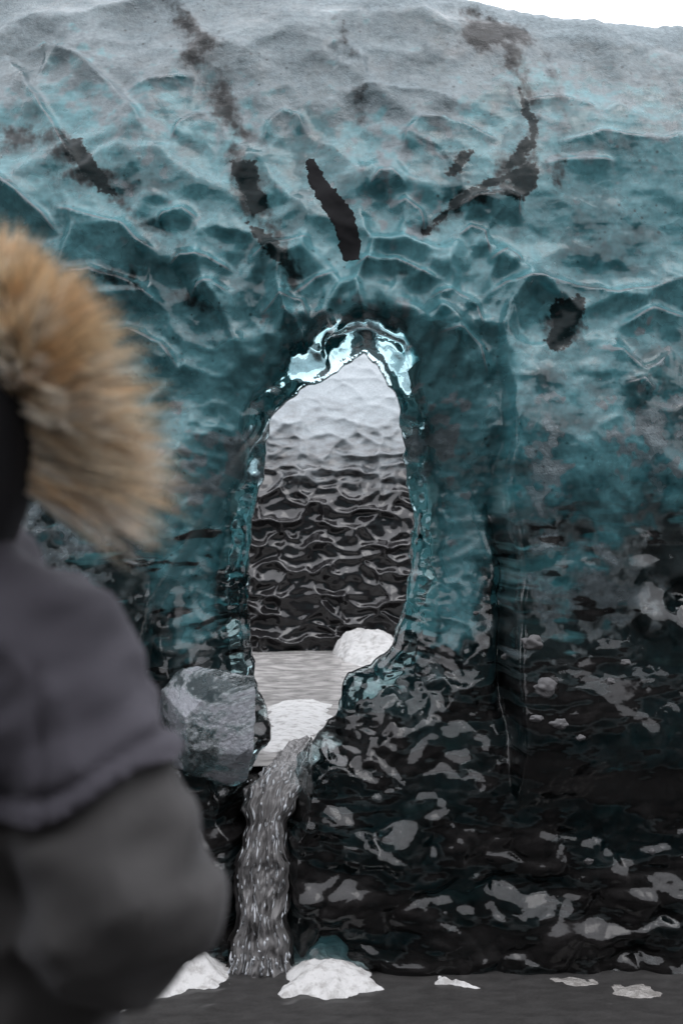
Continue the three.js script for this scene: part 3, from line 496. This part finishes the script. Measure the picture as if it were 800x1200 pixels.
{
  const fall = thing('waterfall', 'narrow foaming waterfall dropping from the arch to the pool', 'waterfall', [-0.48, 0, -6.1]);
  const path = new THREE.CatmullRomCurve3([[-0.28, 1.11, -7.25], [-0.34, 1.1, -6.8], [-0.4, 1.08, -6.5], [-0.45, 1.0, -6.3], [-0.47, 0.84, -6.2], [-0.48, 0.6, -6.13], [-0.485, 0.3, -6.07], [-0.485, 0.0, -6.01]].map((p) => new THREE.Vector3(...p)));
  const frame = (t) => { const c = path.getPointAt(t), g = path.getTangentAt(t); return [c, new THREE.Vector3(0, g.z, -g.y).normalize()]; };
  const lump = (u, t) => { const drop = ss(0.38, 0.55, t); return 0.05 * (1 - u * u) + (0.06 + 0.08 * drop) * fbm(u * 2.6, t * 7, 4, 4) + 0.02 * fbm(u * 7, t * 30, 14, 3) + drop * (0.02 * Math.abs(N(u * 4, t * 16, 7)) + 0.034 * fbm(u * 8, t * 20, 9, 4)) + 0.05 * gauss(t - 0.66, 0.03) * (0.5 + N(u * 2, 3, 1)) + 0.06 * gauss(t - 0.83, 0.03) * (0.5 + N(u * 2, 8, 1)); };
  const width = (t) => 0.14 + 0.05 * N(t * 6, 3, 2) + 0.04 * N(t * 15, 4, 6) + 0.05 * ss(0.85, 1, t);
  function skinOf(off, wide, L, A) {
    const pos = [], uv = [], idx = [], S = (L + 1) * (A + 1);
    for (let back = 0; back < 2; back++) for (let j = 0; j <= L; j++) {
      const t = j / L, [c, out] = frame(t);
      for (let i = 0; i <= A; i++) { const u = i / A * 2 - 1, e = u * (width(t) * wide + 0.018 * N(t * 22, u > 0 ? 3 : 9, 2)), o = back ? -0.1 : (lump(u, t) + off) * (1 - Math.abs(u) ** 7) - 0.03 * Math.abs(u) ** 7; pos.push(c.x + e + 0.48, c.y + out.y * o, c.z + out.z * o + 6.1); uv.push(e, t * 2); }
    }
    for (let j = 0; j < L; j++) for (let i = 0; i < A; i++) { const a = j * (A + 1) + i, b = a + A + 1; idx.push(a, b, a + 1, a + 1, b, b + 1, S + a, S + a + 1, S + b, S + a + 1, S + b + 1, S + b); }
    for (let j = 0; j < L; j++) for (const i of [0, A]) { const a = j * (A + 1) + i, b = a + A + 1; idx.push(a, S + a, b, b, S + a, S + b); }
    for (let i = 0; i < A; i++) for (const j of [0, L]) { const a = j * (A + 1) + i; idx.push(a, a + 1, S + a, a + 1, S + a + 1, S + a); }
    return geoFrom(pos, idx, uv);
  }
  mesh('wet_ledge', skinOf(-0.075, 1.2, 160, 50), wetRock, fall);
  mesh('water_sheet', skinOf(0, 1, 220, 60), fallMat, fall);
  const pos = [], idx = [];                      // foam: broken strands of falling water
  for (let k = 0; k < 260; k++) {
    const u0 = (rnd() * 2 - 1) * 1.08, t0 = k % 5 ? 0.3 + 0.68 * Math.pow(rnd(), 0.8) : 0.93 + 0.06 * rnd(), len = 0.008 + 0.05 * rnd() * rnd(), r = 0.002 + 0.009 * rnd() * rnd(), b0 = pos.length / 3;
    for (let q = 0; q <= 8; q++) {
      const f = q / 8, t = Math.min(0.995, t0 + len * f), [c, out] = frame(t), u = u0 + 0.12 * N(u0 * 9, t * 16, 5), w = width(t), o = lump(u, t) + 0.006 + 0.012 * N(k, t * 30, 2), rr = r * Math.sin(Math.PI * clamp(f * 0.96 + 0.02)) * (0.7 + 0.6 * N(k * 1.7, t * 60, 3));
      for (let e = 0; e < 5; e++) { const an = e * 1.2566; pos.push(c.x + u * w + 0.48 + rr * Math.cos(an) * 1.5, c.y + out.y * (o + rr * Math.sin(an)), c.z + 6.1 + out.z * (o + rr * Math.sin(an))); }
      if (q < 8) for (let e = 0; e < 5; e++) { const p0 = b0 + q * 5 + e, p1 = b0 + q * 5 + (e + 1) % 5; idx.push(p0, p1, p0 + 5, p1, p1 + 5, p0 + 5); }
    }
  }
  mesh('foam', geoFrom(pos, idx), foamMat, fall).userData.kind = 'stuff';
}

// ice block beside the foot of the arch; frosted patches also paint in reflections
{
  const g0 = new THREE.IcosahedronGeometry(1, 40), p = g0.attributes.position, cuts = [];
  const c = at(252, 852, 6.12);
  for (const [nx, ny, nz, d] of [[0.2, 0.1, 1, 0.16], [0.85, 0.3, 0.45, 0.2], [0.4, 0.85, 0.5, 0.27], [-0.5, 0.6, 0.6, 0.25], [-0.8, -0.1, 0.5, 0.22], [0.6, -0.6, 0.5, 0.26], [-0.3, -0.9, 0.3, 0.3], [0, 0, -1, 0.22], [0.1, 1, -0.1, 0.33], [1, -0.1, -0.2, 0.235], [0.1, -0.5, 0.9, 0.21]]) { const l = Math.hypot(nx, ny, nz); cuts.push([nx / l, ny / l, nz / l, d]); }
  const v = new THREE.Vector3();
  for (let i = 0; i < p.count; i++) {
    v.fromBufferAttribute(p, i).normalize(); let r = 0.42;
    for (const [a, b, e, d] of cuts) { const q = v.x * a + v.y * b + v.z * e; if (q > 0.05) r = Math.min(r, d / q); }
    r *= 1 + 0.05 * N(v.x * 2 + 4, v.y * 2, v.z * 2) + 0.03 * N(v.x * 5, v.y * 5, v.z * 5) + 0.016 * N(v.x * 14, v.y * 14, v.z * 14);
    p.setXYZ(i, v.x * r, v.y * r, v.z * r);
  }
  const g1 = mergeVertices(new THREE.BufferGeometry().setAttribute('position', p), 1e-4); g1.computeVertexNormals();
  const q = g1.attributes.position, uv = []; for (let i = 0; i < q.count; i++) uv.push(q.getX(i) * 1.2 + 0.5 + q.getZ(i) * 0.4, q.getY(i) * 1.2 + 0.5);
  g1.setAttribute('uv', new THREE.Float32BufferAttribute(uv, 2));
  const fr = (i, j) => { const x = i / 256, y = j / 256; return ss(-0.12, 0.2, fbm(x * 1.4 + y * 2.2, y * 0.9 - x * 1.0, 14, 3) + 0.4 * fbm(x * 10, y * 10, 3, 3) + 0.06); };
  const col = dataTex(512, 512, (i, j) => { const f = fr(i, j), g = 0.9 + 0.4 * (h2(i, j, 8) - 0.5); return [toS(mix(0.7, 0.34, f) * g), toS(mix(0.78, 0.35, f) * g), toS(mix(0.8, 0.385, f) * g)]; }, true);
  const mp = dataTex(512, 512, (i, j) => { const f = fr(i, j); return [0.95 - 0.7 * f, 0.03 + 0.3 * f, 0]; });
  const bp = dataTex(512, 512, (i, j) => { const h = 0.5 + 0.5 * fbm(i / 12, j / 12, 2, 3) + 0.3 * (h2(i, j, 4) - 0.5); return [h, h, h]; });
  const m = mesh('ice_block', g1, new THREE.MeshPhysicalMaterial({ map: col, transmission: 1, transmissionMap: mp, roughness: 1, roughnessMap: mp, bumpMap: bp, bumpScale: 0.008, ior: 1.31, thickness: 0.3, attenuationColor: new THREE.Color().setRGB(0.4, 0.6, 0.62), attenuationDistance: 0.4 }));
  m.position.copy(c);
  tag(m, 'grey ice block with frost and painted reflections leaning beside the foot of the arch', 'ice block');
}

// ---------------------------------------------------------------- the person in the parka
const PB = new THREE.Vector3(-0.5, 1.15, -1.22);
const person = thing('person', 'person in grey two-tone parka with tan fur-trimmed hood, facing the ice', 'person', PB.toArray());
const smin = (a, b, k) => { const h = clamp(0.5 + 0.5 * (b - a) / k); return mix(b, a, h) - k * h * (1 - h); };
function cone(p, a, b, ra, rb, sz = 1) {        // distance to a tapered limb
  const bx = b[0] - a[0], by = b[1] - a[1], bz = (b[2] - a[2]) / sz, x = p[0] - a[0], y = p[1] - a[1], z = (p[2] - a[2]) / sz;
  const t = clamp((x * bx + y * by + z * bz) / (bx * bx + by * by + bz * bz));
  return Math.hypot(x - t * bx, y - t * by, z - t * bz) - mix(ra, rb, t);
}
function marched(name, fn, c, half, res, mat, parent = person) {
  const mc = new MarchingCubes(res, mat, false, false, 400000); mc.isolation = 0;
  for (let k = 0, q = 0; k < res; k++) for (let j = 0; j < res; j++) for (let i = 0; i < res; i++, q++) mc.field[q] = -fn([c[0] + half * (i / res * 2 - 1), c[1] + half * (j / res * 2 - 1), c[2] + half * (k / res * 2 - 1)]);
  mc.update();
  const n = mc.count, pos = new Float32Array(n * 3);
  for (let i = 0; i < n; i++) for (let a = 0; a < 3; a++) pos[i * 3 + a] = c[a] + half * mc.positionArray[i * 3 + a] - PB.getComponent(a);
  let g = new THREE.BufferGeometry(); g.setAttribute('position', new THREE.BufferAttribute(pos, 3));
  g = mergeVertices(g, 1e-5); g.computeVertexNormals();
  const P = g.attributes.position, uv = []; for (let i = 0; i < P.count; i++) uv.push((P.getX(i) + P.getZ(i) * 0.5) * 4, P.getY(i) * 4);
  g.setAttribute('uv', new THREE.Float32BufferAttribute(uv, 2));
  return mesh(name, g, mat, parent);
}
const weave = dataTex(512, 512, (i, j) => { const h = 0.5 + 0.2 * ((i + j) % 4 < 2 ? 1 : -1) + 0.35 * fbm(i / 60, j / 60, 2, 3); return [h, h, h]; });
const cloth = (r, g, b) => new THREE.MeshPhysicalMaterial({ color: new THREE.Color().setRGB(r, g, b), roughness: 0.85, bumpMap: weave, bumpScale: 0.0012, sheen: 0.3, sheenRoughness: 0.6, sheenColor: new THREE.Color(0.5, 0.5, 0.55) });
const greyCloth = cloth(0.033, 0.031, 0.031), plumCloth = cloth(0.033, 0.03, 0.04), darkCloth = cloth(0.012, 0.012, 0.016), trouserCloth = cloth(0.02, 0.02, 0.023);
const sR = [-0.362, 2.628, -1.2], eR = [-0.247, 2.37, -1.13], wR = [-0.4, 2.12, -1.33], sL = [-0.67, 2.615, -1.24], eL = [-0.79, 2.36, -1.17], wL = [-0.65, 2.12, -1.4];
function parka(p) {
  let d = cone(p, [-0.5, 1.92, -1.22], [-0.5, 2.5, -1.2], 0.215, 0.2, 0.72);
  d = smin(d, cone(p, sL, sR, 0.1, 0.1), 0.1);
  d = smin(d, cone(p, [-0.5, 2.6, -1.2], [-0.49, 2.74, -1.2], 0.12, 0.085), 0.09);
  let a = smin(cone(p, sR, eR, 0.098, 0.103), cone(p, eR, wR, 0.1, 0.085), 0.05);
  a = Math.min(a, smin(cone(p, sL, eL, 0.098, 0.103), cone(p, eL, wL, 0.1, 0.085), 0.05));
  d = smin(d, a, 0.018);
  const el = Math.hypot(p[0] - eR[0], p[1] - eR[1], p[2] - eR[2]);
  d += 0.009 * Math.sin(p[1] * 52 + p[0] * 30 + 3 * N(p[0] * 5, p[1] * 5, p[2] * 5)) * gauss(el - 0.03, 0.13) * ss(2.47, 2.4, p[1]) + 0.006 * Math.sin(p[0] * 60 + p[1] * 22 + 4 * N(p[0] * 4, p[1] * 4, 7)) * ss(2.4, 2.2, p[1]);
  return d + 0.012 * N(p[0] * 7, p[1] * 5 + p[0] * 6, p[2] * 7) + 0.02 * Math.abs(N(p[0] * 7 + p[1] * 5, p[1] * 8 - p[0] * 8, p[2] * 7)) + 0.008 * N(p[0] * 16 + 5, p[1] * 24 - p[0] * 10, p[2] * 14);
}
const hemY = (p) => 2.465 + 0.055 * ss(-0.33, -0.2, p[0]) ;
marched('parka', (p) => Math.max(parka(p), 1.8 - p[1]), [-0.5, 2.3, -1.22], 0.56, 110, greyCloth);
marched('shoulder_yoke', (p) => Math.max(parka(p) - 0.013 - 0.006 * gauss(p[1] - hemY(p), 0.02) + 0.007 * gauss(p[1] - hemY(p) - 0.028, 0.007) + 0.006 * gauss(p[0] + 0.33 + 0.12 * (p[1] - 2.6), 0.006) * ss(2.66, 2.6, p[1]), hemY(p) - p[1]), [-0.5, 2.62, -1.22], 0.42, 110, plumCloth);
marched('trousers', (p) => Math.max(smin(cone(p, [-0.6, 2.0, -1.22], [-0.61, 1.3, -1.2], 0.11, 0.075), cone(p, [-0.4, 2.0, -1.22], [-0.39, 1.3, -1.2], 0.11, 0.075), 0.04), 1.26 - p[1]), [-0.5, 1.65, -1.22], 0.5, 64, trouserCloth);
for (const bx of [-0.61, -0.39]) marched('boot', (p) => Math.max(smin(cone(p, [bx, 1.36, -1.19], [bx, 1.2, -1.19], 0.068, 0.06), cone(p, [bx, 1.2, -1.19], [bx, 1.19, -1.38], 0.06, 0.05), 0.03), 1.15 - p[1]), [bx, 1.28, -1.27], 0.22, 48, darkCloth);
const faceDir = new THREE.Vector3(0.62, -0.1, -0.77).normalize(), sideDir = new THREE.Vector3(0.77, 0, 0.62).normalize(), upDir = new THREE.Vector3().crossVectors(sideDir, faceDir).normalize();
if (upDir.y < 0) upDir.negate();
const HC3 = new THREE.Vector3(-0.52, 2.895, -1.2);
const inHead = (s, u, f) => new THREE.Vector3().copy(HC3).addScaledVector(sideDir, s).addScaledVector(upDir, u).addScaledVector(faceDir, f);
const skin = new THREE.MeshPhysicalMaterial({ color: new THREE.Color().setRGB(0.5, 0.3, 0.22), roughness: 0.55 });
marched('body', (p) => {
  const v = new THREE.Vector3(...p).sub(HC3), s = v.dot(sideDir), u = v.dot(upDir), f = v.dot(faceDir);
  let d = Math.hypot(s / 0.075, (u - 0.02) / 0.1, f / 0.092) * 0.085 - 0.085;
  d = smin(d, Math.hypot(s, u + 0.06, f - 0.045) - 0.05, 0.03);
  d = smin(d, Math.max(Math.hypot(s, (u + 0.012) * 0.7, f - 0.095) - 0.017, -1), 0.012);
  for (const e of [-1, 1]) { d = Math.max(d, 0.014 - Math.hypot(s - e * 0.032, u - 0.018, f - 0.092)); d = Math.min(d, Math.hypot(s - e * 0.032, u - 0.018, f - 0.075) - 0.0125); d = smin(d, Math.hypot((s - e * 0.077) * 2, u, f) - 0.025, 0.006); }
  d = smin(d, Math.hypot(s * 0.4, u + 0.052, f - 0.092) - 0.008, 0.006);
  return smin(d, cone(p, [-0.5, 2.5, -1.2], [-0.5, 2.86, -1.2], 0.06, 0.052), 0.03);
}, [-0.5, 2.83, -1.2], 0.34, 90, skin);
// hood: a thick open shell round the head, its rim bound with fur
const prof = table([[0, 0], [0.12, 0.085], [0.3, 0.128], [0.55, 0.155], [0.8, 0.16], [1, 0.15]]);
{
  const A = 72, B = 40, pos = [], idx = [], uv = [], S = (A + 1) * (B + 1);
  for (let inner = 0; inner < 2; inner++) for (let j = 0; j <= B; j++) for (let i = 0; i <= A; i++) {
    const t = j / B, a = i / A * Math.PI * 2, r = Math.max(0, prof(t) - inner * 0.016) * (1 + 0.05 * N(Math.cos(a) * 2, Math.sin(a) * 2, t * 5)), f = -0.165 + 0.25 * t + inner * 0.012 * (1 - t);
    const v = inHead(Math.cos(a) * r * 0.98, Math.sin(a) * r * 1.28, f).sub(PB); pos.push(v.x, v.y, v.z); uv.push(i / A * 4, t * 2);
  }
  for (let j = 0; j < B; j++) for (let i = 0; i < A; i++) { const a = j * (A + 1) + i, b = a + A + 1; idx.push(a, a + 1, b, a + 1, b + 1, b, S + a, S + b, S + a + 1, S + a + 1, S + b, S + b + 1); }
  for (let i = 0; i < A; i++) { const a = B * (A + 1) + i; idx.push(a, a + 1, S + a, a + 1, S + a + 1, S + a); }
  mesh('hood', geoFrom(pos, idx, uv), darkCloth, person);
}
{
  const pos = [], idx = [], col = [], v = new THREE.Vector3(), dir = new THREE.Vector3(), root = new THREE.Vector3(), sidev = new THREE.Vector3(), tmp = new THREE.Vector3();
  const tones = [[0.92, 0.77, 0.57], [0.94, 0.85, 0.7], [0.88, 0.67, 0.44], [0.95, 0.89, 0.8], [0.76, 0.52, 0.3]];
  for (let c = 0; c < 640; c++) {
    const a = -0.28 + rnd() * (Math.PI + 0.3), back = rnd(), lowSide = ss(0.4, -0.1, a);
    const phi = mix(-1.1 + 1.0 * lowSide, 0.7, Math.pow(back, 0.8)), reach = 0.6 + 0.75 * gauss(Math.atan2(Math.sin(a + 0.2), Math.cos(a + 0.2)), 0.9), sweep = 0.45 * gauss(a + 0.1, 0.9), len = (0.085 + 0.05 * rnd()) * reach * (1 - 0.25 * Math.abs(phi) * 0.5), tone = tones[(rnd() * 5) | 0], off = -0.03 * (1 - back) * (1 - lowSide);
    const bend = (rnd() - 0.5) * 0.5, twist = (rnd() - 0.5) * 0.6;
    for (let q = 0; q < 26; q++) {
      const aa = a + (rnd() - 0.5) * 0.16, ra = Math.cos(aa), rb = Math.sin(aa), rr = 0.152 + (rnd() - 0.5) * 0.02;
      root.copy(inHead(ra * rr * 0.98, rb * rr * 1.28, 0.085 + off + (rnd() - 0.5) * 0.03));
      const ph = phi + (rnd() - 0.5) * 0.22;
      dir.set(0, 0, 0).addScaledVector(sideDir, ra * Math.cos(ph)).addScaledVector(upDir, rb * Math.cos(ph)).addScaledVector(faceDir, Math.sin(ph)).addScaledVector(sideDir, -rb * twist).addScaledVector(upDir, ra * twist); dir.x += sweep * 0.7; dir.y -= sweep * 0.3; dir.normalize();
      sidev.set(dir.y, -dir.x, 0.3).cross(dir).normalize(); tmp.crossVectors(dir, sidev).normalize();
      const L = len * (0.6 + 0.6 * rnd()), w = 0.0011 + 0.0008 * rnd(), hue = (rnd() < 0.14 ? 0.3 : 1) * (0.8 + 0.3 * rnd()), SEG = 5, b0 = pos.length / 3;
      for (let k = 0; k <= SEG; k++) {
        const t = k / SEG, wk = w * (1 - t * 0.92) * (0.6 + 1.2 * t * (1 - t) * 2);
        v.copy(root).addScaledVector(dir, L * t).addScaledVector(sidev, L * bend * t * t); v.y -= 0.008 * t * t;
        for (let e = 0; e < 3; e++) { const an = e * 2.094; pos.push(v.x + wk * (Math.cos(an) * sidev.x + Math.sin(an) * tmp.x) - PB.x, v.y + wk * (Math.cos(an) * sidev.y + Math.sin(an) * tmp.y) - PB.y, v.z + wk * (Math.cos(an) * sidev.z + Math.sin(an) * tmp.z) - PB.z);
          col.push(tone[0] * hue, tone[1] * hue, tone[2] * hue); }
        if (k < SEG) for (let e = 0; e < 3; e++) { const p0 = b0 + k * 3 + e, p1 = b0 + k * 3 + (e + 1) % 3; idx.push(p0, p1, p0 + 3, p1, p1 + 3, p0 + 3); }
      }
    }
  }
  const furMesh = mesh('fur_trim', geoFrom(pos, idx, null, col), new THREE.MeshPhysicalMaterial({ vertexColors: true, roughness: 0.6, specularIntensity: 0.5 }), person);
  furMesh.userData.kind = 'stuff'; furMesh.userData.label = 'long tan and brown fur along the hood rim';
}
renderer.render(scene, camera);
